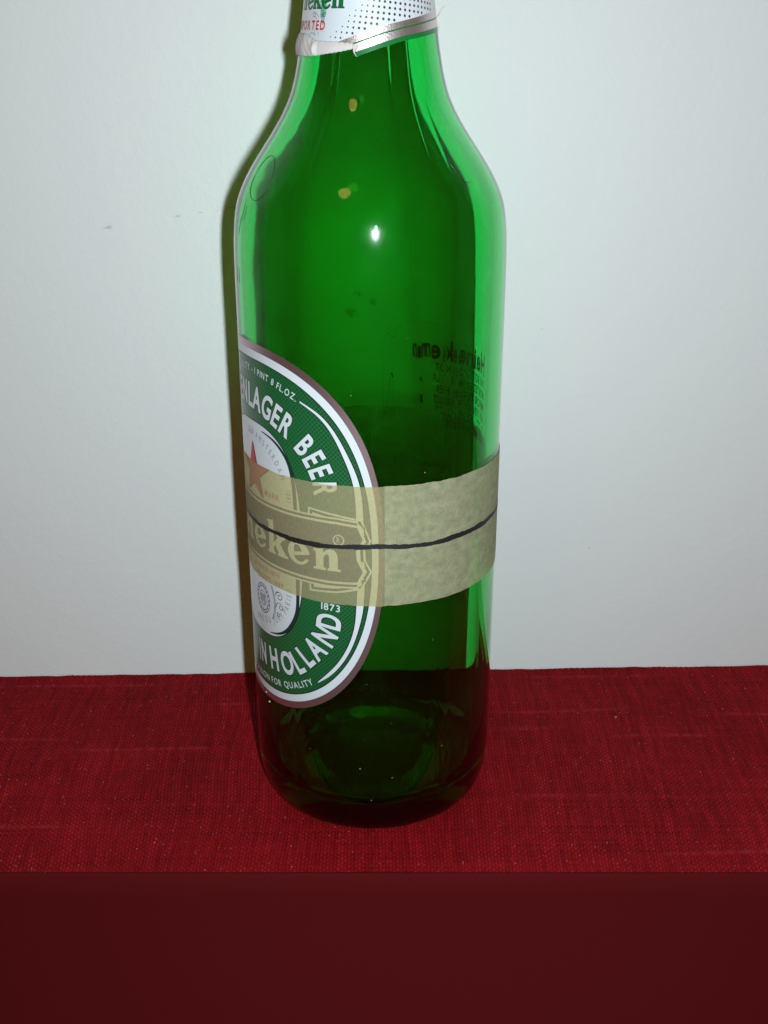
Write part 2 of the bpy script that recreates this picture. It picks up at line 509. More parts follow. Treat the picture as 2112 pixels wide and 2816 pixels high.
SEAM = math.radians(30.4)
def build_glass():
    zs = np.concatenate([np.array([0, .2, .5, .9, 1.4, 2.1, 3, 4.2, 5.5, 7.2, 9, 11, 13, 15, 17, 20, 25]), np.arange(30, 164, 4.0), np.arange(164, 257.1, 1.0)])
    base = np.linspace(-PI, PI, 480, endpoint=False)
    extra = [SEAM + s * w / 38.5 for s in (-1, 1) for w in (2.2, 1.6, 1.2, 0.9, 0.6, 0.42, 0.28, 0.14)] + [SEAM]
    ex2 = [((e + PI + PI) % (2 * PI)) - PI for e in extra]
    ph = np.array(sorted(set([b for b in base if min(abs(b - SEAM), abs(b - (SEAM - PI))) > 2.4 / 38.5] + extra + ex2)))
    n = len(ph)
    def ridge(p):
        a = np.abs(p - SEAM) * 38.5; b = np.abs(p - (SEAM - PI)) * 38.5
        return 0.045 * np.exp(-(a / 0.28) ** 2) + 0.26 * np.exp(-(b / 0.75) ** 2)
    rows = []
    # underside: shallow punt
    for r, z in ((0.0, 3.6), (6, 3.5), (13, 3.0), (20, 2.1), (26, 1.1), (30.4, 0.2)):
        rows.append(np.stack([r * np.sin(ph), -r * np.cos(ph), np.full(n, z)], -1))
    for z in zs:
        wob = 0.035 * np.sin(5 * ph + z * 0.021) + 0.03 * np.sin(3 * ph - z * 0.013 + 1)
        r = rad(z) + (ridge(ph) if z > 6 else 0) + (wob if z > 12 else 0)
        rows.append(np.stack([r * np.sin(ph), -r * np.cos(ph), np.full(n, z)], -1))
    # finish (lip)
    for r, z in ((14.1, 257.5), (14.6, 258.2), (14.8, 260), (14.6, 262), (13.9, 262.6), (13.5, 264), (13.6, 266), (13.1, 267.6), (12, 268), (10.6, 267.4), (10.2, 266)):
        rows.append(np.stack([r * np.sin(ph), -r * np.cos(ph), np.full(n, float(z))], -1))
    # inner surface, going down: uneven wall thickness as blown glass has
    for z in zs[::-1]:
        if z < 13: continue
        t = 3.0 + 0.18 * np.sin(2 * ph + 0.4 + z * 0.011) + 0.08 * np.sin(5 * ph + 1.7 - z * 0.017) + 0.06 * np.sin(9 * ph + 0.9 + z * 0.014) \
            + 0.022 * np.sin(17 * ph + 2.2 - z * 0.008) + 0.03 * np.sin(z * 0.115 + 2 * np.sin(ph)) + 0.010 * np.sin(z * 0.31 + 3 * ph)
        t = t + (0.012 * np.sin(z * 0.62 + 1.5 * np.sin(2 * ph)) + 0.006 * np.sin(z * 1.1 + 2 * np.sin(3 * ph))) * np.clip((z - 150) / 40, 0, 1)
        win = np.cos(ph) ** 2                              # striae: long vertical cords in the glass, front and back
        for a, amp, wd, kk in ((-0.62, 0.16, 0.035, 0.0009), (-0.30, 0.10, 0.05, -0.0007), (0.10, 0.13, 0.06, 0.0006), (0.42, 0.15, 0.04, -0.0010), (0.70, 0.10, 0.03, 0.0005),
                              (2.85, 0.20, 0.05, 0.0006), (-2.80, 0.20, 0.06, 0.0005), (-2.45, 0.22, 0.04, -0.0009), (3.05, 0.14, 0.03, 0.0004)):
            d_ = np.abs(ph - (a + kk * (z - 120) + 0.015 * math.sin(z * 0.045 + a * 7)))
            d_ = np.minimum(d_, 2 * PI - d_)
            t = t + win * amp * np.exp(-(d_ / wd) ** 2)
        if z > 226: t = t * (1 + (z - 226) * 0.012)
        r = rad(z) - t - (13 / z) ** 2 * 1.6
        rows.append(np.stack([r * np.sin(ph), -r * np.cos(ph), np.full(n, z)], -1))
    for r, z in ((32.6, 11.2), (30.6, 9.8), (28, 9.0), (24, 8.8), (16, 9.3), (8, 9.8), (0.0, 9.9)):
        wv = 0.0 if r == 0 else 0.35 * np.sin(4 * ph + r) + 0.22 * np.sin(7 * ph + 2 * r) + 0.12 * np.sin(13 * ph + 3 * r)
        rows.append(np.stack([(r + wv * 0.5) * np.sin(ph), -(r + wv * 0.5) * np.cos(ph), np.full(n, float(z)) + wv * r / 33], -1))
    co = np.concatenate(rows) * MM
    nr = len(rows)
    f = []
    for i in range(nr - 1):
        for k in range(n):
            k2 = (k + 1) % n
            if i == 0: f.append((k, (i + 1) * n + k2, (i + 1) * n + k))
            elif i == nr - 2: f.append((i * n + k, i * n + k2, (i + 1) * n + k))
            else: f.append((i * n + k, i * n + k2, (i + 1) * n + k2, (i + 1) * n + k))
    me = bpy.data.meshes.new('glass_body'); me.from_pydata(co.tolist(), [], f)
    bm = bmesh.new(); bm.from_mesh(me)
    bmesh.ops.remove_doubles(bm, verts=bm.verts, dist=2e-6)
    bmesh.ops.delete(bm, geom=[v for v in bm.verts if not v.link_faces], context='VERTS')
    bmesh.ops.recalc_face_normals(bm, faces=bm.faces)
    bm.to_mesh(me); bm.free()
    return link('glass_body', me, M['glass'], bottle)
glass = build_glass()

def tube(name, pts, r, mat, parent, seg=8, closed=False):
    """thin round cord through 3-D points (mm)"""
    P = [Vector(p) for p in pts]; n = len(P); v = []; f = []
    for i, p in enumerate(P):
        a = P[(i - 1) % n] if (closed or i > 0) else P[0]
        b = P[(i + 1) % n] if (closed or i < n - 1) else P[-1]
        t = (b - a).normalized()
        nn = Vector((p.x, p.y, 0)).normalized() if p.length > 1e-6 else Vector((1, 0, 0))
        bn = t.cross(nn).normalized(); nn = bn.cross(t)
        for k in range(seg):
            an = 2 * PI * k / seg
            rr = r * (1.0 if closed or 0 < i < n - 1 else 0.3)
            v.append(tuple((p + (nn * math.cos(an) + bn * math.sin(an)) * rr) * MM))
    m = n if closed else n - 1
    for i in range(m):
        j = (i + 1) % n
        for k in range(seg):
            k2 = (k + 1) % seg
            f.append((i * seg + k, i * seg + k2, j * seg + k2, j * seg + k))
    me = bpy.data.meshes.new(name); me.from_pydata(v, [], f)
    return link(name, me, mat, parent)

def bp(phi_deg, z, off=0.0):
    x, y, zz = on_bottle(math.radians(phi_deg), z, off)
    return (x / MM, y / MM, zz / MM)

# moulded ring on the left shoulder and the arc of its twin on the right
ring = [bp(-57.6 + 8.1 * math.cos(a) * 1.02 - 0.8 * math.sin(a), 195.9 + 5.4 * math.sin(a), 0.02) for a in np.linspace(0, 2 * PI, 72, endpoint=False)]
tube('embossed_ring', ring, 0.10, M['relief_dark'], glass, closed=True)
arc = [(43.2, 203.4), (41.2, 201.9), (40.6, 200.4), (41.6, 199.1), (43.3, 198.0), (44.6, 196.7), (45.6, 195.7), (46.9, 195.2), (48.6, 195.2), (50.5, 195.5)]
tube('embossed_ring', [bp(a, z, 0.03) for a, z in arc], 0.08, M['relief_dark'], glass)
for (a, z, da, dz) in ((-64.5, 190.5, -1.0, -6), (-62.5, 189, -0.4, -4), (-71, 172.5, -0.6, -4.5), (-68.5, 172, 0.2, -4), (-67, 186, -1, -5)):
    tube('stipple_mark', [bp(a + da * t + 0.3 * math.sin(5 * t), z + dz * t, 0.02) for t in np.linspace(0, 1, 7)], 0.07, M['relief_dark'], glass)

# dust specks and lint caught on the glass
for k, (a, z, r) in enumerate(((-6.0, 26.0, 0.22), (8.5, 22.5, 0.22), (-1.0, 14.5, 0.16), (-57.0, 39.0, 0.32), (-60.0, 41.5, 0.26), (8.0, 42.0, 0.15), (22.0, 120.5, 0.15),
                               (-8.0, 143.0, 0.13), (27.0, 68.0, 0.14), (-20.0, 165.0, 0.12), (14.0, 158.0, 0.12), (4.0, 205.0, 0.11), (33.0, 30.0, 0.14), (-30.0, 30.0, 0.12))):
    bmx = bmesh.new(); bmesh.ops.create_icosphere(bmx, subdivisions=1, radius=r * MM)
    for vv in bmx.verts: vv.co *= rng.uniform(0.6, 1.2)
    bmesh.ops.translate(bmx, verts=bmx.verts, vec=on_bottle(math.radians(a), z, 0.05))
    mex = bpy.data.meshes.new('dust_speck'); bmx.to_mesh(mex); bmx.free()
    link('dust_speck', mex, M['lint'], glass)

# ------------------------------------------------------------------ print helpers (all lie on the bottle's surface)
RL = 38.55                                                # radius at which the body label lies
SC, ZC = -41.7, 97.0                                      # centre of the front label: arc position and height (mm)

def wrap_mesh(name, v2, faces, mat, parent, off, org=(SC, ZC), R=RL, surf='body', maxlen=1.0):
    """bend a flat drawing (mm) round the bottle; v2 are x,y about org"""
    bm = bmesh.new()
    vs = [bm.verts.new((x, y, 0)) for x, y in v2]
    for f in faces:
        if len(set(f)) < 3: continue
        try: bm.faces.new([vs[i] for i in f])
        except ValueError: pass
    bmesh.ops.remove_doubles(bm, verts=bm.verts, dist=1e-5)
    for _ in range(6):
        long = [e for e in bm.edges if abs(e.verts[0].co.x - e.verts[1].co.x) > maxlen]
        if not long: break
        bmesh.ops.subdivide_edges(bm, edges=long, cuts=1)
    bmesh.ops.triangulate(bm, faces=[f for f in bm.faces if len(f.verts) > 4])
    uvl = bm.loops.layers.uv.new('mm')
    for f in bm.faces:
        for lp in f.loops:
            lp[uvl].uv = (lp.vert.co.x, lp.vert.co.y)
    bm.normal_update()
    flip = [f for f in bm.faces if f.normal.z < 0]
    if flip: bmesh.ops.reverse_faces(bm, faces=flip)
    for v in bm.verts:
        s, z = v.co.x + org[0], v.co.y + org[1]
        if surf == 'body':
            phi = s / R
            r = R + off
            v.co = (r * math.sin(phi) * MM, -r * math.cos(phi) * MM, z * MM)
        else:                                             # neck: s is measured on an 18 mm circle
            v.co = on_bottle(s / 18.0, z, off)
    me = bpy.data.meshes.new(name); bm.to_mesh(me); bm.free()
    return link(name, me, mat, parent)

def oval(a, b, n, t):
    c, s = math.cos(t), math.sin(t)
    return (a * math.copysign(abs(c) ** (2 / n), c), b * math.copysign(abs(s) ** (2 / n), s))

def ovals(a, b, n, cnt, t0=0.0, t1=2 * PI):
    """points evenly spaced along a superellipse"""
    tt = np.linspace(t0, t1, 4000)
    p = np.array([oval(a, b, n, t) for t in tt])
    d = np.concatenate([[0], np.cumsum(np.hypot(*np.diff(p, axis=0).T))])
    k = np.linspace(0, d[-1], cnt)
    return np.stack([np.interp(k, d, p[:, 0]), np.interp(k, d, p[:, 1])], -1), d[-1]

def ring_strip(o1, o2, nr, closed=True):
    """quads between two point loops of equal length"""
    n = len(o1); v = []; f = []
    for j in range(nr + 1):
        t = j / nr
        v += [tuple(o1[i] * (1 - t) + o2[i] * t) for i in range(n)]
    m = n if closed else n - 1
    for j in range(nr):
        for i in range(m):
            i2 = (i + 1) % n
            f.append((j * n + i, j * n + i2, (j + 1) * n + i2, (j + 1) * n + i))
    return v, f

def loop_of(a, b, n, cnt=180):
    tt = np.linspace(0, 2 * PI, cnt, endpoint=False)
    return np.array([oval(a, b, n, t) for t in tt])

def poly_fill(name, loops, mat, parent, off, **kw):
    """fill closed outlines (first outer, rest holes) through a 2-D curve"""
    cu = bpy.data.curves.new('tmp', 'CURVE'); cu.dimensions = '2D'; cu.fill_mode = 'BOTH'
    for lp in loops:
        sp = cu.splines.new('POLY'); sp.points.add(len(lp) - 1)
        for p, (x, y) in zip(sp.points, lp): p.co = (x, y, 0, 1)
        sp.use_cyclic_u = True
    ob = bpy.data.objects.new('tmp', cu)
    me = ob.to_mesh()
    v = [(q.co.x, q.co.y) for q in me.vertices]; f = [tuple(p.vertices) for p in me.polygons]
    ob.to_mesh_clear(); bpy.data.objects.remove(ob); bpy.data.curves.remove(cu)
    return wrap_mesh(name, v, f, mat, parent, off, **kw)

GL = {}
def glyph(ch, bold):
    """(verts, faces, width) of one letter, cap height 1"""
    key = (ch, bold)
    if key in GL: return GL[key]
    cu = bpy.data.curves.new('tmp', 'FONT'); cu.body = ch; cu.size = 1.0; cu.fill_mode = 'BOTH'; cu.resolution_u = 5
    cu.offset = bold
    ob = bpy.data.objects.new('tmp', cu); me = ob.to_mesh()
    v = np.array([(q.co.x, q.co.y) for q in me.vertices]) if len(me.vertices) else np.zeros((0, 2))
    f = [tuple(p.vertices) for p in me.polygons]
    ob.to_mesh_clear(); bpy.data.objects.remove(ob); bpy.data.curves.remove(cu)
    GL[key] = (v, f)
    return GL[key]
CAP = None
def cap_height():
    global CAP
    if CAP is None:
        v, f = glyph('H', 0.0); CAP = float(v[:, 1].max())
    return CAP

KERN = {('A', 'G'): -0.09, ('G', 'E'): -0.02, ('L', 'A'): -0.10, ('P', 'A'): -0.06, ('A', 'T'): -0.06, ('T', 'Y'): -0.06, ('L', 'T'): -0.06, ('L', '.'): -0.08}
def text_flat(txt, height, squeeze, gap, bold=0.02):
    """list of (verts centred on x, faces, x centre) in mm on a straight baseline starting at x=0"""
    k = height / cap_height(); x = 0.0; out = []
    for ch in txt:
        if ch == ' ':
            x += height * 0.34 * squeeze / 0.6; continue
        v, f = glyph(ch, bold)
        if not len(v): continue
        w = (v[:, 0].max() - v[:, 0].min()) * k * squeeze
        vv = np.stack([(v[:, 0] - v[:, 0].min()) * k * squeeze - w / 2, v[:, 1] * k], -1)
        if out and (prev, ch) in KERN: x += KERN[(prev, ch)] * height
        out.append((vv, f, x + w / 2)); x += w + gap; prev = ch
    return out, x - gap

def text_straight(name, txt, x0, y0, height, mat, parent, off, squeeze=0.6, gap=0.25, bold=0.02, ang=0.0, width=None, **kw):
    gl, tot = text_flat(txt, height, squeeze, gap, bold)
    s = 1.0 if width is None else width / tot
    V = []; F = []
    ca, sa = math.cos(ang), math.sin(ang)
    for v, f, xc in gl:
        b = len(V)
        for a, c in v:
            px, py = (a + xc) * s, c
            V.append((x0 + px * ca - py * sa, y0 + px * sa + py * ca))
        F += [tuple(i + b for i in q) for q in f]
    return wrap_mesh(name, V, F, mat, parent, off, **kw)

def text_on_path(name, txt, path, height, mat, parent, off, squeeze=0.6, gap=0.3, bold=0.02, end=None, start=None, fit=None, **kw):
    """set letters along a polyline (baseline); start / end are distances along it"""
    gl, tot = text_flat(txt, height, squeeze, gap, bold)
    d = np.concatenate([[0], np.cumsum(np.hypot(*np.diff(path, axis=0).T))])
    s = 1.0 if fit is None else fit / tot
    x0 = start if start is not None else (end if end is not None else d[-1]) - tot * s
    V = []; F = []
    for v, f, xc in gl:
        u = x0 + xc * s
        px, py = np.interp(u, d, path[:, 0]), np.interp(u, d, path[:, 1])
        e = 0.8
        tx = np.interp(u + e, d, path[:, 0]) - np.interp(u - e, d, path[:, 0])
        ty = np.interp(u + e, d, path[:, 1]) - np.interp(u - e, d, path[:, 1])
        L = math.hypot(tx, ty) or 1; tx /= L; ty /= L
        b = len(V)
        for a, c in v:
            a = a * (s if fit else 1)
            V.append((px + a * tx - c * ty, py + a * ty + c * tx))
        F += [tuple(i + b for i in q) for q in f]
    return wrap_mesh(name, V, F, mat, parent, off, **kw)

def ribbon(pts, width, taper=False):
    p = np.array(pts, float); n = len(p); v = []; f = []
    for i in range(n):
        t = p[min(i + 1, n - 1)] - p[max(i - 1, 0)]
        t = t / (np.hypot(*t) or 1); nn = np.array([-t[1], t[0]])
        w = width if np.isscalar(width) else width[i]
        if taper: w = w * max(0.15, math.sin(PI * (i + 0.2) / (n - 0.6)))
        v += [tuple(p[i] + nn * w / 2), tuple(p[i] - nn * w / 2)]
    for i in range(n - 1):
        f.append((2 * i, 2 * i + 1, 2 * i + 3, 2 * i + 2))
    return v, f

# ------------------------------------------------------------------ front label
N_OUT, N_IN = 2.45, 2.9
o_rim = loop_of(45.0, 56.2, N_OUT); o_white = loop_of(43.45, 54.0, N_OUT); o_green = loop_of(41.55, 51.7, N_OUT)
o_inner = loop_of(20.95, 33.4, N_IN)
zero = np.zeros_like(o_inner)
v, f = ring_strip(o_rim, o_white, 1)
front = wrap_mesh('front_label', v, f, M['rim'], bottle, 0.03)
front['label'] = 'oval green and white paper label with a silver rim'
v, f = ring_strip(o_white, o_green, 1)
wrap_mesh('white_ring', v, f, M['paper'], front, 0.03)
v, f = ring_strip(o_green, o_inner, 14)
wrap_mesh('green_field', v, f, M['green'], front, 0.03)
v, f = ring_strip(o_inner, zero, 14)
v.append((0, 0))
wrap_mesh('inner_field', v, f, M['paper'], front, 0.03)
L1, L2, L3, L4, L5 = 0.05, 0.07, 0.09, 0.11, 0.13
# thin black keyline round the green, inside and outside
v, f = ring_strip(loop_of(41.60, 51.75, N_OUT), loop_of(41.30, 51.45, N_OUT), 1)
wrap_mesh('keyline', v, f, M['black'], front, L1)
v, f = ring_strip(loop_of(21.20, 33.65, N_IN), loop_of(20.90, 33.35, N_IN), 1)
wrap_mesh('keyline', v, f, M['black'], front, L1)

def crescent(name, pts_out, pts_in, mat, off):
    a = np.array(pts_out, float) - (SC, ZC); b = np.array(pts_in, float) - (SC, ZC)
    def fine(p):
        d = np.concatenate([[0], np.cumsum(np.hypot(*np.diff(p, axis=0).T))]); k = np.linspace(0, d[-1], 70)
        px = pchip_any(d, p[:, 0]); py = pchip_any(d, p[:, 1])
        return np.stack([px(k), py(k)], -1)
    v, f = ring_strip(fine(a), fine(b), 1, closed=False)
    return wrap_mesh(name, v, f, mat, front, off)
def pchip_any(x, y):
    """natural cubic spline"""
    n = len(x); h = np.diff(x); A = np.eye(n); r = np.zeros(n)
    for i in range(1, n - 1):
        A[i, i - 1], A[i, i], A[i, i + 1] = h[i - 1], 2 * (h[i - 1] + h[i]), h[i]
        r[i] = 3 * ((y[i + 1] - y[i]) / h[i] - (y[i] - y[i - 1]) / h[i - 1])
    c = np.linalg.solve(A, r)
    def fn(t):
        i = np.clip(np.searchsorted(x, t) - 1, 0, n - 2); d = t - x[i]
        b = (y[i + 1] - y[i]) / h[i] - h[i] * (2 * c[i] + c[i + 1]) / 3
        return y[i] + b * d + c[i] * d * d + (c[i + 1] - c[i]) / (3 * h[i]) * d ** 3
    return fn
sw_o = [(-20.0, 140.15), (-13.8, 136.8), (-10.1, 132.7), (-6.6, 126.4), (-3.5, 118.4), (-2.4, 108), (-2.1, 97), (-2.2, 88), (-2.6, 80.8), (-3.8, 74.6), (-6.1, 67.5), (-9.5, 61.3), (-13.5, 56.7), (-16.7, 54.2)]
sw_i = [(-20.1, 139.75), (-14.2, 136.1), (-11.1, 132.4), (-7.9, 126.1), (-5.2, 118.3), (-4.4, 108), (-4.2, 97), (-4.2, 88), (-4.6, 80.7), (-5.2, 74.5), (-7.3, 67.6), (-10.5, 61.8), (-14.0, 57.5), (-16.7, 54.6)]
crescent('swoosh_line', sw_o, sw_i, M['paper'], L2)
grow = lambda P, d: [(x + d * (1 if x > -12 else 0.6), y + (0.25 * np.sign(y - 97) * d / 0.3)) for x, y in P]
crescent('swoosh_outline', [(x + 0.33, y) for x, y in sw_o], [(x - 0.33, y) for x, y in sw_i], M['black'], L1)
dk_o = [(-35.7, 128.55), (-31.6, 127.9), (-27.9, 126.1), (-24.6, 122.3), (-22.9, 118.0), (-22.15, 110), (-22.0, 97), (-22.0, 86), (-22.3, 79.8), (-22.7, 75.6), (-24.8, 71.0), (-27.8, 67.6), (-31.0, 65.8), (-35.6, 64.7)]
dk_i = [(-35.7, 128.25), (-31.8, 127.3), (-28.5, 125.4), (-25.5, 122.0), (-24.1, 117.8), (-23.4, 110), (-23.2, 97), (-23.3, 86), (-23.5, 79.9), (-24.0, 76.0), (-25.9, 71.7), (-28.5, 68.4), (-31.3, 66.5), (-35.6, 65.0)]
crescent('inner_crescent', dk_o, dk_i, plain('dark_green_print', (0.008, 0.035, 0.03), 0.4), L1)

# lettering round the ring: (letters in white with a dark edge)
def ring_text(txt, path, height, end=None, start=None, fit=None, squeeze=0.55, gap=0.55, bold=0.03, edge=0.0, mat='paper', off=L2):
    o = text_on_path('lettering', txt, path, height, M[mat], front, off, squeeze, gap, bold, end, start, fit)
    if edge:
        GLb = text_on_path('lettering_edge', txt, path, height, M['black'], front, off - 0.02, squeeze, gap, bold + edge, end, start, fit)
    return o
pts = np.array([(-52.6, 134.3), (-47, 134.75), (-43.0, 134.6), (-38, 134.1), (-33.5, 133.0), (-29.8, 131.35), (-26, 129.4), (-22.6, 126.7), (-20.0, 124.0), (-18.2, 121.2), (-16.9, 118.4), (-16.2, 114.0), (-15.9, 109)])
def fine_path(P, org=(SC, ZC)):
    P = np.array(P, float) - org
    d = np.concatenate([[0], np.cumsum(np.hypot(*np.diff(P, axis=0).T))])
    k = np.linspace(0, d[-1], 400)
    return np.stack([pchip_any(d, P[:, 0])(k), pchip_any(d, P[:, 1])(k)], -1)
def dist_at(path, x, y, org=(SC, ZC)):
    d = np.concatenate([[0], np.cumsum(np.hypot(*np.diff(path, axis=0).T))])
    return float(d[np.argmin(np.hypot(path[:, 0] - (x - org[0]), path[:, 1] - (y - org[1])))])
pa = fine_path(pts)
e_ = dist_at(pa, -16.2, 113.8); s_ = dist_at(pa, -43.0, 134.6)
ring_text('LAGER BEER', pa, 6.6, start=s_, fit=e_ - s_, edge=0.03)
ring_text('KEN', pa, 6.6, end=s_ - 1.0, edge=0.03)
pb = fine_path([(-52, 143.6), (-45, 144.6), (-40, 144.7), (-35.2, 144.1), (-31.7, 143.5), (-28, 142.4), (-25.0, 141.3), (-21.7, 139.9), (-18, 137.6)])
e_ = dist_at(pb, -21.4, 139.8); s_ = dist_at(pb, -49.5, 144.0)
ring_text('UALITY - 1 PINT 8 FL.OZ.', pb, 1.85, start=s_, fit=e_ - s_, bold=0.012, gap=0.3)
# lower half: baseline lies on the outside, letters read left to right along the bottom
pc = fine_path([(-52, 52.6), (-46, 52.2), (-41.0, 52.3), (-36.0, 52.6), (-31.6, 53.2), (-27.4, 53.9), (-22.0, 56.2), (-17.9, 60.2), (-14.5, 63.8), (-12.2, 67.0), (-10.6, 70.0), (-9.6, 73.5), (-9.0, 78.0)])
s_ = dist_at(pc, -36.0, 52.6); e_ = dist_at(pc, -9.1, 77.2)
ring_text('HOLLAND', pc, 7.0, start=s_, fit=e_ - s_, edge=0.03, squeeze=0.46, gap=1.35)
ring_text('IN', pc, 7.0, end=s_ - 2.9, edge=0.03, squeeze=0.46, gap=1.0)
pd = fine_path([(-52, 46.7), (-45, 46.6), (-40, 46.9), (-35, 47.4), (-30, 48.3), (-25, 49.8), (-20.5, 51.9), (-17.5, 53.7), (-14, 56.2)])
e_ = dist_at(pd, -18.2, 53.3); s_ = dist_at(pd, -49.0, 46.6)
ring_text('PASSION FOR QUALITY', pd, 2.0, start=s_, fit=e_ - s_, bold=0.012, gap=0.3)
# inner field, grey lettering
pe = fine_path([(-50, 126.0), (-44, 126.2), (-40.5, 125.9), (-37.5, 125.2), (-33.6, 123.4), (-30.6, 120.9), (-28.6, 118.0), (-27.4, 114.5), (-26.8, 110)])
s_ = dist_at(pe, -39.4, 125.6); e_ = dist_at(pe, -27.8, 116.0)
ring_text('AMSTERDAM', pe, 1.9, start=s_, fit=e_ - s_, bold=0.0, mat='grey', gap=0.8)
ring_text('GUR', pe, 1.9, end=s_ - 1.2, bold=0.0, mat='grey', gap=0.5)
text_straight('lettering', '1883', -25.9 - SC, 113.3 - ZC, 1.7, M['grey'], front, L2, ang=-PI / 2, gap=0.5, bold=0.0)
pf = fine_path([(-48, 66.2), (-44, 66.4), (-40, 67.0), (-36, 67.9), (-32.4, 69.3), (-29.2, 71.8), (-26.9, 74.8), (-25.6, 78.2), (-25.0, 82), (-24.9, 86)])
s_ = dist_at(pf, -44.0, 66.4); e_ = dist_at(pf, -25.0, 82.2)
ring_text('URE DU JURY PARIS 1', pf, 2.0, start=s_, fit=e_ - s_, bold=0.0, mat='grey', gap=0.6, squeeze=0.45)
text_straight('lettering', 'MARK', -35.3 - SC, 109.3 - ZC, 1.75, M['red'], front, L2, bold=0.012, width=6.6)
text_straight('lettering', 'A PARIS 1879', -44.0 - SC, 84.6 - ZC, 1.55, M['red'], front, L2, bold=0.01, width=14.0)
text_straight('lettering', 'ANGERS 1889', -43.0 - SC, 81.9 - ZC, 1.55, M['red'], front, L2, bold=0.01, width=14.5)
text_straight('lettering', '1873', -15.1 - SC, 79.1 - ZC, 2.1, M['paper'], front, L2, bold=0.012, width=5.7, ang=math.radians(-3))

# red star with dark edge
def star(cx, cy, R, r):
    return [(cx + (R if k % 2 == 0 else r) * math.sin(k * PI / 5), cy + (R if k % 2 == 0 else r) * math.cos(k * PI / 5)) for k in range(10)]
poly_fill('star_shadow', [star(0.55, 114.9 - ZC, 9.3, 3.55)], M['black'], front, L1)
poly_fill('star', [star(0.0, 115.0 - ZC, 9.2, 3.5)], M['red'], front, L2)

# banner across the middle
def banner(dx, dy, notch=1.8, xl=-17.0):
    """outline of the right half of the name banner, grown by dx, dy"""
    r = -SC
    return [(xl, 106.15 - ZC + dy), (-17.5 + r, 106.2 - ZC + dy), (-9.8 + r, 106.0 - ZC + dy), (-4.0 + r + dx * 0.4, 105.3 - ZC + dy), (-2.3 + r + dx, 101.7 - ZC + dy * 0.2),
            (-4.2 + r + dx, 98.2 - ZC), (-4.0 + r + dx, 95.4 - ZC), (-2.3 + r + dx, 91.9 - ZC - dy * 0.2), (-4.2 + r + dx * 0.4, 88.7 - ZC - dy), (-13 + r, 88.5 - ZC - dy), (-24 + r, 88.7 - ZC - dy), (xl, 89.3 - ZC - dy)]
def tab(g):
    r = -SC
    return [(-18.0 + r - g, 109.7 - ZC + g), (-10.5 + r, 108.6 - ZC + g), (-3.0 + r + g * 0.6, 107.3 - ZC + g), (-0.7 + r + g, 101.2 - ZC), (-2.4 + r + g, 98.9 - ZC), (-2.3 + r + g, 95.6 - ZC),
            (-0.5 + r + g, 92.0 - ZC), (-3.2 + r + g * 0.6, 86.9 - ZC - g), (-10 + r, 85.3 - ZC - g), (-18.2 + r - g, 84.7 - ZC - g)]
poly_fill('banner_tab', [tab(0.45)], M['paper'], front, L1 + 0.005)
poly_fill('banner_tab_edge', [tab(-0.15)], M['black'], front, L2 + 0.005)
poly_fill('banner_tab_face', [tab(-0.95)], M['paper'], front, L3)
poly_fill('banner_outline', [banner(0.1, 2.0)], M['paper'], front, L3 + 0.012)
poly_fill('banner_line', [banner(-0.6, 1.45)], M['black'], front, L4)
poly_fill('banner_gap', [banner(0.0, 0.75)], M['paper'], front, L4 + 0.012)
poly_fill('banner', [banner(-0.35, 0.05)], M['black'], front, L5)

# the name in its own rounded slab-serif letters (outlines drawn here, x-height 1)
def cat(pts):
    """smooth closed outline through points; ('c', x, y) marks corners"""
    return pts
def gl_n():
    return [[(0, 0), (.52, 0), (.53, .10), (.43, .13), (.43, .60), (.48, .70), (.55, .75), (.62, .74), (.66, .66), (.66, .13), (.59, .10), (.59, 0), (1.14, 0), (1.14, .09), (1.02, .13),
             (1.02, .68), (.99, .82), (.92, .94), (.82, 1.0), (.70, 1.01), (.57, .96), (.48, .88), (.42, .80), (.42, 1.0), (.28, .97), (0, .96), (0, .86), (.10, .83), (.10, .13), (0, .10)]]
def gl_k():
    return [[(0, 0), (.52, 0), (.52, .10), (.42, .13), (.42, .38), (.50, .46), (.70, .14), (.64, .10), (.64, 0), (1.24, 0), (1.24, .10), (1.13, .13), (.80, .62), (1.0, .86), (1.12, .90),
             (1.12, 1.0), (.60, 1.0), (.60, .90), (.67, .87), (.42, .58), (.42, 1.68), (.25, 1.63), (0, 1.60), (0, 1.50), (.10, 1.47), (.10, .13), (0, .10)]]
def gl_e():
    tilt = math.radians(14)
    def rot(p): return (0.5 + (p[0] * math.cos(tilt) - p[1] * math.sin(tilt)), 0.49 + (p[0] * math.sin(tilt) + p[1] * math.cos(tilt)))
    out = []
    for a in np.linspace(0, 322, 44):                     # outer round, from the bar's right end over the top to the lower terminal
        t = math.radians(a); out.append((0.50 * math.cos(t), 0.53 * math.sin(t)))
    inn = []
    for a in np.linspace(318, 186, 22):                   # back along the inside of the bowl
        t = math.radians(a); inn.append((0.02 + 0.27 * math.cos(t) * (1.25 if a > 270 else 1), -0.04 + 0.36 * math.sin(t)))
    bar = [(-0.18, -0.10), (0.0, -0.10), (0.5, -0.10)]
    hole = [(0.18 * math.cos(t) * 1.0, 0.06 + 0.33 * math.sin(t)) for t in np.linspace(0, PI, 20)]
    return [[rot(p) for p in out + inn + bar], [rot(p) for p in hole]]
def shift(loops, x, y, s, sx=1.0, ang=0.0):
    ca, sa = math.cos(ang), math.sin(ang)
    r = []
    for lp in loops:
        r.append([(x + (px * sx * ca - py * sa) * s, y + (px * sx * sa + py * ca) * s) for px, py in lp])
    return r
def name_letters(parent, mat, off, items, org, **kw):
    for loops, x, y, s, sx, ang in items:
        poly_fill('name_letter', shift(loops, x - org[0], y - org[1], s, sx, ang), mat, parent, off, org=org, **kw)
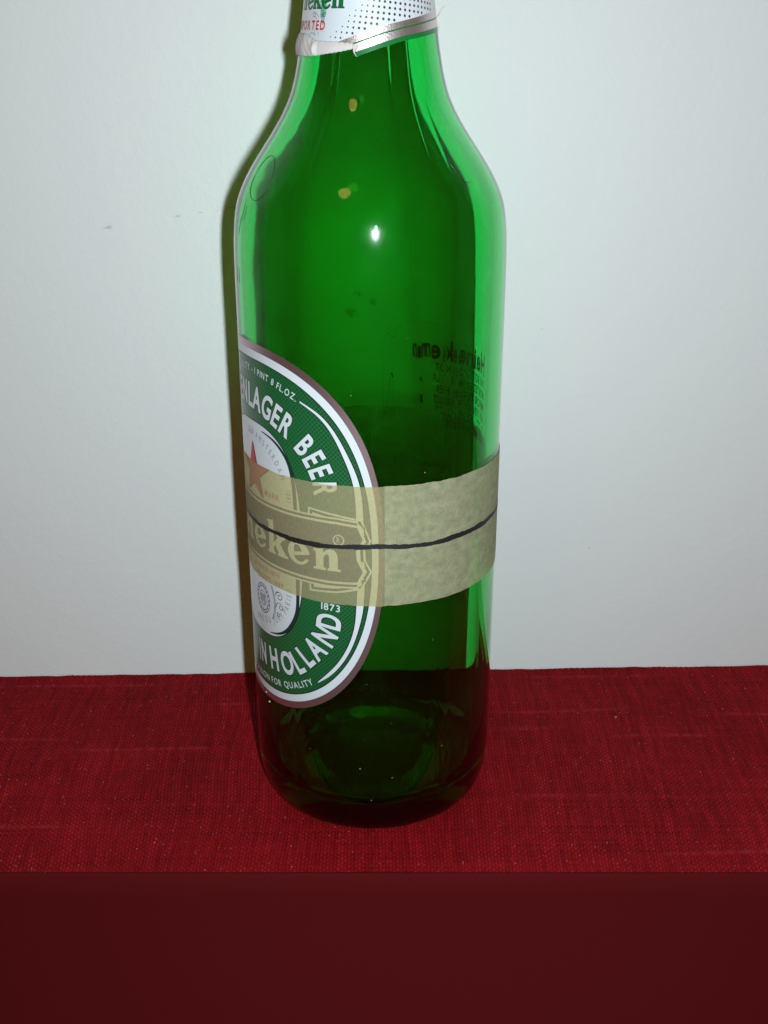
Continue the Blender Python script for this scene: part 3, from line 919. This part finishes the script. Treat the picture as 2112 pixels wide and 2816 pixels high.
items = [(gl_n(), -52.0, 92.2, 6.5, 1.1, 0), (gl_e(), -42.9, 92.1, 6.5, 1.12, 0), (gl_k(), -34.6, 92.2, 6.4, 1.10, 0), (gl_e(), -25.8, 92.0, 6.7, 1.12, 0), (gl_n(), -17.0, 91.6, 6.6, 1.08, 0)]
name_letters(front, M['paper'], L5 + 0.015, items, (SC, ZC))
# registered mark
v, f = ring_strip(np.array([(1.65 * math.cos(t), 1.65 * math.sin(t)) for t in np.linspace(0, 2 * PI, 40, endpoint=False)]),
                  np.array([(1.3 * math.cos(t), 1.3 * math.sin(t)) for t in np.linspace(0, 2 * PI, 40, endpoint=False)]), 1)
wrap_mesh('registered_mark', v, f, M['paper'], front, L5 + 0.015, org=(-9.4, 101.3))
text_straight('registered_mark', 'R', -9.95, 100.45, 1.7, M['paper'], front, L5 + 0.015, bold=0.012, org=(0, 0))

# crest: rope round with scrolls, thin dark line work
def scroll(cx, cy, r0, turns, a0, hand=1, n=40):
    return [(cx + r0 * (1 - 0.8 * t) * math.cos(a0 + hand * turns * 2 * PI * t), cy + r0 * (1 - 0.8 * t) * math.sin(a0 + hand * turns * 2 * PI * t)) for t in np.linspace(0, 1, n)]
def line(pts, w=0.22, off=L2, taper=False):
    v, f = ribbon(pts, w, taper)
    wrap_mesh('crest_line', v, f, M['black'], front, off, org=(0, 0))
cc = (-39.3, 75.0)
for rr in (4.3, 3.4, 2.1):
    line([(cc[0] + rr * math.cos(t) * 0.92, cc[1] + rr * 1.12 * math.sin(t)) for t in np.linspace(0, 2 * PI, 48)], 0.2)
for k in range(18):
    a = 2 * PI * k / 18
    line([(cc[0] + r_ * math.cos(a + 0.12 * (r_ - 3.4)) * 0.92, cc[1] + r_ * 1.12 * math.sin(a + 0.12 * (r_ - 3.4))) for r_ in (3.5, 3.85, 4.2)], 0.28, L3)
for k in range(7):
    line([(cc[0] - 1.3 + 0.42 * k, cc[1] - 1.3 + 0.5 * math.sin(k * 2.1)), (cc[0] - 1.25 + 0.42 * k, cc[1] + 0.2), (cc[0] - 1.1 + 0.42 * k, cc[1] + 1.4)], 0.16, L3)
line([(-34.3, 81.2), (-33.4, 79.2), (-32.9, 77), (-32.8, 74.6), (-33.2, 72.2), (-34.2, 70.0)], 0.22)
line([(-33.7, 81.0), (-32.9, 79.2), (-32.35, 77), (-32.3, 74.6), (-32.6, 72.2), (-33.6, 70.2)], 0.18)
line(scroll(-30.3, 78.7, 1.5, 1.3, 2.4, -1), 0.22)
line(scroll(-30.0, 75.3, 1.2, 1.2, 2.0, -1), 0.22)
line(scroll(-30.9, 72.5, 0.9, 1.2, 1.8, 1), 0.22)
line([(-32.2, 78.6), (-31.6, 79.9), (-30.9, 80.1)], 0.25, L3)
line([(-32.2, 74.6), (-31.5, 76.2), (-30.9, 76.6)], 0.25, L3)

# ------------------------------------------------------------------ back label: dark print on clear film
def back_outline():
    a0, a1, zb, zt, r = math.radians(92), math.radians(172), 52.0, 147.0, 9.0
    s0, s1 = a0 * RL, a1 * RL
    pts = []
    for cx, cy, t0 in ((s1 - r, zt - r, 0), (s0 + r, zt - r, PI / 2), (s0 + r, zb + r, PI), (s1 - r, zb + r, 1.5 * PI)):
        pts += [(cx + r * math.cos(t0 + t), cy + r * math.sin(t0 + t)) for t in np.linspace(0, PI / 2, 10)]
    pts.append(pts[0])
    dense = []
    for p, q_ in zip(pts, pts[1:]):
        n = max(1, int(math.hypot(q_[0] - p[0], q_[1] - p[1]) / 2))
        dense += [(p[0] + (q_[0] - p[0]) * t / n, p[1] + (q_[1] - p[1]) * t / n) for t in range(n)]
    dense.append(pts[0])
    return dense
v, f = ribbon(back_outline(), 0.05)
backl = wrap_mesh('back_label', v, f, M['backink'], bottle, 0.04, org=(0, 0))
backl['label'] = 'clear back label with dark print, read mirrored through the glass'
D2S = RL * PI / 180
text_straight('lettering', 'Heineken', 102 * D2S, 135.6, 6.2, M['backink'], backl, 0.05, squeeze=0.72, gap=0.5, bold=0.03, width=36, org=(0, 0))
for k, (tx, w) in enumerate((('THIS BOTTLE IS NOT', 30), ('IMPORTED BY VAR C. LA', 31), ('IMPORTERS: HEI', 29), ('NEW YORK NY - PRODUCT', 31), ('FL.OZ. - SEA 5C CT', 30), ('MA ME VT DE', 26))):
    text_straight('lettering', tx, 101.5 * D2S, 131.4 - 3.6 * k, 2.6, M['backink'], backl, 0.05, bold=0.012, width=w, org=(0, 0))
text_straight('lettering', 'OK +', 112 * D2S, 64.5, 2.6, M['backink'], backl, 0.05, bold=0.012, org=(0, 0))
bars = []
bv = []; bf = []
s = 108 * D2S
while s < 140 * D2S:
    w = rng.choice((0.25, 0.25, 0.5, 0.75)); b = len(bv)
    bv += [(s, 71), (s + w, 71), (s + w, 84), (s, 84)]; bf.append((b, b + 1, b + 2, b + 3)); s += w + rng.choice((0.3, 0.45, 0.7))
wrap_mesh('barcode', bv, bf, M['backink'], backl, 0.05, org=(0, 0))

# ------------------------------------------------------------------ masking tape and the drawn line
def tape_edge(n, seed):
    g = np.random.default_rng(seed)
    e = smooth_noise(n, 9, seed, 0.16) + smooth_noise(n, 2.5, seed + 1, 0.06)
    return e
def build_tape():
    n = 720
    ph = np.linspace(-PI, PI, n + 1)
    et, eb = tape_edge(n + 1, 21), tape_edge(n + 1, 23)
    et[-1], eb[-1] = et[0], eb[0]
    rows = 15; v = []; uv = []
    lift = smooth_noise(n + 1, 30, 25, 0.03)
    lift[-1] = lift[0]
    def ring_at(t, off, i):
        zt = 117.55 - 0.33 * math.sin(ph[i]) + et[i]; zb = 81.3 - 0.33 * math.sin(ph[i]) + eb[i]
        z = zb + (zt - zb) * t
        r = 38.5 + off + max(0, lift[i])
        return (r * math.sin(ph[i]) * MM, -r * math.cos(ph[i]) * MM, z * MM), (38.5 * ph[i], z)
    f = []
    for j in range(rows):
        for i in range(n):
            p, u = ring_at(j / (rows - 1), 0.22, i)
            v.append(p); uv.append(u)
    for j in range(rows - 1):
        for i in range(n):
            i2 = (i + 1) % n
            f.append((j * n + i, j * n + i2, (j + 1) * n + i2, (j + 1) * n + i))
    me = bpy.data.meshes.new('masking_tape'); me.from_pydata(v, [], f)
    l = me.uv_layers.new(name='mm')
    for p in me.polygons:
        us = [uv[me.loops[k].vertex_index] for k in p.loop_indices]
        wrapd = max(u[0] for u in us) - min(u[0] for u in us) > 100
        for k, u in zip(p.loop_indices, us):
            l.data[k].uv = (u[0] + (241.9 if wrapd and u[0] < 0 else 0), u[1])
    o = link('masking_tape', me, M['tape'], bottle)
    o['label'] = 'beige masking tape wrapped round the bottle with a hand-drawn black line'
    return o
tape = build_tape()
def build_marker():
    n = 900
    ph = np.linspace(-PI, PI, n)
    mid = 99.35 + smooth_noise(n, 60, 31, 0.45) + smooth_noise(n, 14, 32, 0.14) - 0.25 * np.sin(ph)
    w = 1.45 + smooth_noise(n, 25, 33, 0.28) + smooth_noise(n, 5, 34, 0.16)
    rough1 = smooth_noise(n, 2.2, 35, 0.09); rough2 = smooth_noise(n, 2.2, 36, 0.09)
    v = []; f = []; uv = []
    for i in range(n):
        for s, rg in ((1, rough1[i]), (-1, rough2[i])):
            z = mid[i] + s * (w[i] / 2 + rg); r = 38.5 + 0.22 + 0.035 + 0.03
            v.append((r * math.sin(ph[i]) * MM, -r * math.cos(ph[i]) * MM, z * MM)); uv.append((38.5 * ph[i], z))
    for i in range(n - 1):
        f.append((2 * i + 1, 2 * i + 3, 2 * i + 2, 2 * i))
    me = bpy.data.meshes.new('marker_line'); me.from_pydata(v, [], f)
    l = me.uv_layers.new(name='mm')
    for lp in me.loops: l.data[lp.index].uv = uv[lp.vertex_index]
    link('marker_line', me, M['marker'], tape)
build_marker()

# ------------------------------------------------------------------ neck label
N_ = lambda a: math.radians(a) * 18.0                     # degrees -> mm on the 18 mm neck circle
fu = lambda a: np.interp(a, [-60, -25.4, -10.8, 10, 28.2, 57.3, 76, 120], [226.0, 228.5, 230.1, 232.2, 233.4, 235.3, 236.2, 238.0])
fl = lambda a: np.interp(a, [-30, -9.7, 10, 27.4, 60, 83.5, 120], [224.4, 226.3, 228.4, 229.9, 231.6, 232.6, 234.0])
def strip_between(lo, hi, a0, a1, na, nz):
    v = []; f = []
    for j in range(nz + 1):
        for i in range(na + 1):
            a = a0 + (a1 - a0) * i / na
            v.append((N_(a), lo(a) + (hi(a) - lo(a)) * j / nz))
    m = na + 1
    for j in range(nz):
        for i in range(na):
            f.append((j * m + i, j * m + i + 1, (j + 1) * m + i + 1, (j + 1) * m + i))
    return v, f
KW = dict(org=(0, 0), surf='neck', maxlen=0.8)
v, f = strip_between(lambda a: max(228.3, float(fu(a))), lambda a: 253.0, -140, 112, 90, 16)
neck = wrap_mesh('neck_label', v, f, M['paper'], bottle, 0.06, **KW)
neck['label'] = 'white paper neck label with a slanted silver foil edge, torn at the lower left'
v, f = strip_between(lambda a: float(fl(a)), lambda a: float(fu(a)), -12.6, 112, 70, 4)
wrap_mesh('foil_band', v, f, M['foil'], neck, 0.06, **KW)
v, f = strip_between(lambda a: float(fl(a)) - 1.15, lambda a: float(fl(a)), -10.2, 112, 70, 2)
wrap_mesh('green_edge', v, f, M['neckgreen'], neck, 0.06, **KW)
v, f = strip_between(lambda a: float(fl(a) + fu(a)) / 2 - 0.05, lambda a: float(fl(a) + fu(a)) / 2 + 0.32, -12.6, 112, 70, 1)
wrap_mesh('green_stripe', v, f, M['neckgreen'], neck, 0.085, **KW)
# silver sliver left of the tear, under the flap
v, f = strip_between(lambda a: max(228.15, float(fu(a)) - 1.6), lambda a: float(fu(a)), -24, -12.6, 10, 1)
wrap_mesh('foil_band', v, f, M['foil'], neck, 0.06, **KW)
# halftone dots
dv = []; df = []
for j in range(-2, 22):
    for i in range(-6, 30):
        a = -32.3 + 4.57 * i + 0.6 * j; z = 229.7 - 0.13 * i + 1.31 * j
        if z > 250 or z < fu(a) + 0.45 or a > 64 or a < -33 + 4.3 * j * 0.95 or z < 229.0: continue
        size = min(0.34, 0.15 + 0.055 * (a + 33 - 4.1 * j) / 4.57 * 0.85)
        if size < 0.1: continue
        b = len(dv); m = 10
        dv += [(N_(a) + size * math.cos(2 * PI * k / m), z + size * math.sin(2 * PI * k / m)) for k in range(m)]
        df.append(tuple(range(b, b + m)))
wrap_mesh('halftone_dots', dv, df, M['darkdots'], neck, 0.085, **KW)
# name in green with dark edge, and the red word below it
def neck_name(mat, off, dx, dy):
    for lo, a, sx in ((gl_n(), -76.5, 0.85), (gl_e(), -65.0, 0.92), (gl_k(), -55.2, 0.84), (gl_e(), -44.0, 0.95), (gl_n(), -33.2, 1.0)):
        poly_fill('name_letter', shift(lo, N_(a) + dx, 236.35 + dy, 3.35, sx, math.radians(-1)), mat, neck, off, **KW)
neck_name(M['black'], 0.08, 0.10, -0.10)
neck_name(plain('name_green_print', (0.004, 0.135, 0.035), 0.35, coat=0.3), 0.10, -0.04, 0.04)
text_straight('lettering', 'IMPORTED', N_(-84), 231.75, 2.05, M['red'], neck, 0.085, squeeze=0.55, gap=0.35, bold=0.03, width=N_(-38.6) - N_(-84), ang=math.radians(-1.5), **KW)
def nline(pts, w=0.10, off=0.085):
    v, f = ribbon([(N_(a), z) for a, z in pts], w)
    wrap_mesh('ornament_line', v, f, M['black'], neck, off, **KW)
def nscroll(a, z, r, turns, a0, hand):
    return [(a + r / 0.314 * (1 - 0.75 * t) * math.cos(a0 + hand * turns * 6.283 * t), z + r * (1 - 0.75 * t) * math.sin(a0 + hand * turns * 6.283 * t)) for t in np.linspace(0, 1, 26)]
nline(nscroll(-39.5, 234.8, 0.62, 1.3, 0.5, 1)); nline(nscroll(-43.5, 234.6, 0.5, 1.2, 2.2, -1)); nline(nscroll(-51.5, 235.0, 0.6, 1.3, 2.0, 1))
nline([(-56.5, 234.9), (-53, 235.7), (-49, 235.2), (-46, 234.2)]); nline([(-55, 234.4), (-51, 234.5), (-48.5, 233.95)])
nline([(-58, 230.2), (-54, 230.9), (-50, 230.3)]); nline([(-51.5, 230.9), (-48.5, 230.2)]); nline([(-46, 231.0), (-45, 230.2)]); nline([(-52.5, 233.7), (-50, 232), (-49.5, 230.8)], 0.06, 0.10)

# the torn, folded-back flap of paper
def build_flap():
    v = []; f = []
    na, nt = 60, 14
    for i in range(na + 1):
        a = -97 + (97 - 12.9) * i / na
        zt = np.interp(a, [-97, -80, -62, -50, -46, -30, -12.9], [229.6, 230.9, 230.6, 229.3, 228.85, 228.65, 228.2])
        zb = np.interp(a, [-97, -82, -60, -47, -30, -20, -12.9], [225.9, 225.6, 225.2, 225.3, 225.95, 226.4, 226.9])
        zt += 0.10 * math.sin(i * 1.9) + 0.06 * math.sin(i * 4.1); zb += 0.08 * math.sin(i * 2.3 + 1)
        for j in range(nt + 1):
            t = j / nt
            z = zb + (zt - zb) * t
            bulge = 0.22 + 0.75 * math.sin(PI * min(1, t * 0.92 + 0.05)) ** 0.7 * (1.0 if a < -46 else 0.42) + (0.35 if -49 < a < -45.5 else 0) * math.sin(PI * t)
            crump = 0.14 * math.sin(i * 0.9 + 5 * t) * math.sin(7 * t + i * 0.35) + 0.07 * math.sin(i * 2.7 - 9 * t)
            p = on_bottle(math.radians(a), z, bulge + (crump if a < -46 else 0.35 * crump))
            v.append(p)
    m = nt + 1
    for i in range(na):
        for j in range(nt):
            f.append((i * m + j, (i + 1) * m + j, (i + 1) * m + j + 1, i * m + j + 1))
    me = bpy.data.meshes.new('torn_flap'); me.from_pydata(v, [], f)
    o = link('torn_flap', me, M['torn'], neck)
    sd = o.modifiers.new('thick', 'SOLIDIFY'); sd.thickness = 0.00012; sd.offset = 0
    return o
build_flap()
# curled sliver at the tear's right end and the raised shred at the right side
tube('torn_sliver', [bp(-12.9, 228.2, 0.25), bp(-12.4, 227.2, 0.45), bp(-11.4, 226.0, 0.5), bp(-9.6, 225.0, 0.3)], 0.16, M['torn'], neck)
tube('torn_sliver', [bp(84, 234.8, 0.2), bp(88, 235.3, 0.7), bp(90, 236.3, 1.3), bp(91, 237.2, 2.2), bp(91, 237.6, 2.9)], 0.17, M['torn'], neck)
tube('torn_sliver', [bp(88, 231.0, 0.1), bp(89, 232.2, 0.4), bp(88, 233.6, 0.3)], 0.13, M['torn'], neck)

# ------------------------------------------------------------------ small marks
scuff(-0.0879, 0.1726, 0.0046, math.radians(14), 0.0013, 1)
scuff(-0.0646, 0.1762, 0.0032, math.radians(9), 0.0007, 2)
scuff(-0.0570, 0.1773, 0.0030, math.radians(8), 0.00035, 3)
scuff(-0.0511, 0.1779, 0.0016, math.radians(8), 0.00025, 4)
scuff(-0.0465, 0.1789, 0.0060, math.radians(5), 0.00040, 5)
scuff(0.0825, 0.0526, 0.0010, math.radians(70), 0.0008, 6)
scuff(0.0601, 0.1370, 0.0012, math.radians(30), 0.0005, 7)
# dark smudges behind the bottle
scuff(-0.0056, 0.1502, 0.0036, math.radians(80), 0.0032, 8)
scuff(0.0008, 0.1473, 0.0042, math.radians(95), 0.0040, 9)
scuff(-0.0078, 0.1440, 0.0080, math.radians(-22), 0.0032, 10)

def crumb(name, x, y, r, mat, label, seed):
    bm = bmesh.new()
    bmesh.ops.create_icosphere(bm, subdivisions=2, radius=r)
    g = random.Random(seed)
    for v in bm.verts: v.co = v.co * g.uniform(0.7, 1.25); v.co.z *= 0.7
    me = bpy.data.meshes.new(name); bm.to_mesh(me); bm.free()
    o = link(name, me, mat)
    o.location = (x, y, r * 0.45)
    tag(o, label, 'crumb')
crumb('crumb', 0.0895, 0.0285, 0.00038, M['crumb'], 'tiny tan crumb on the red cloth right of the bottle', 3)
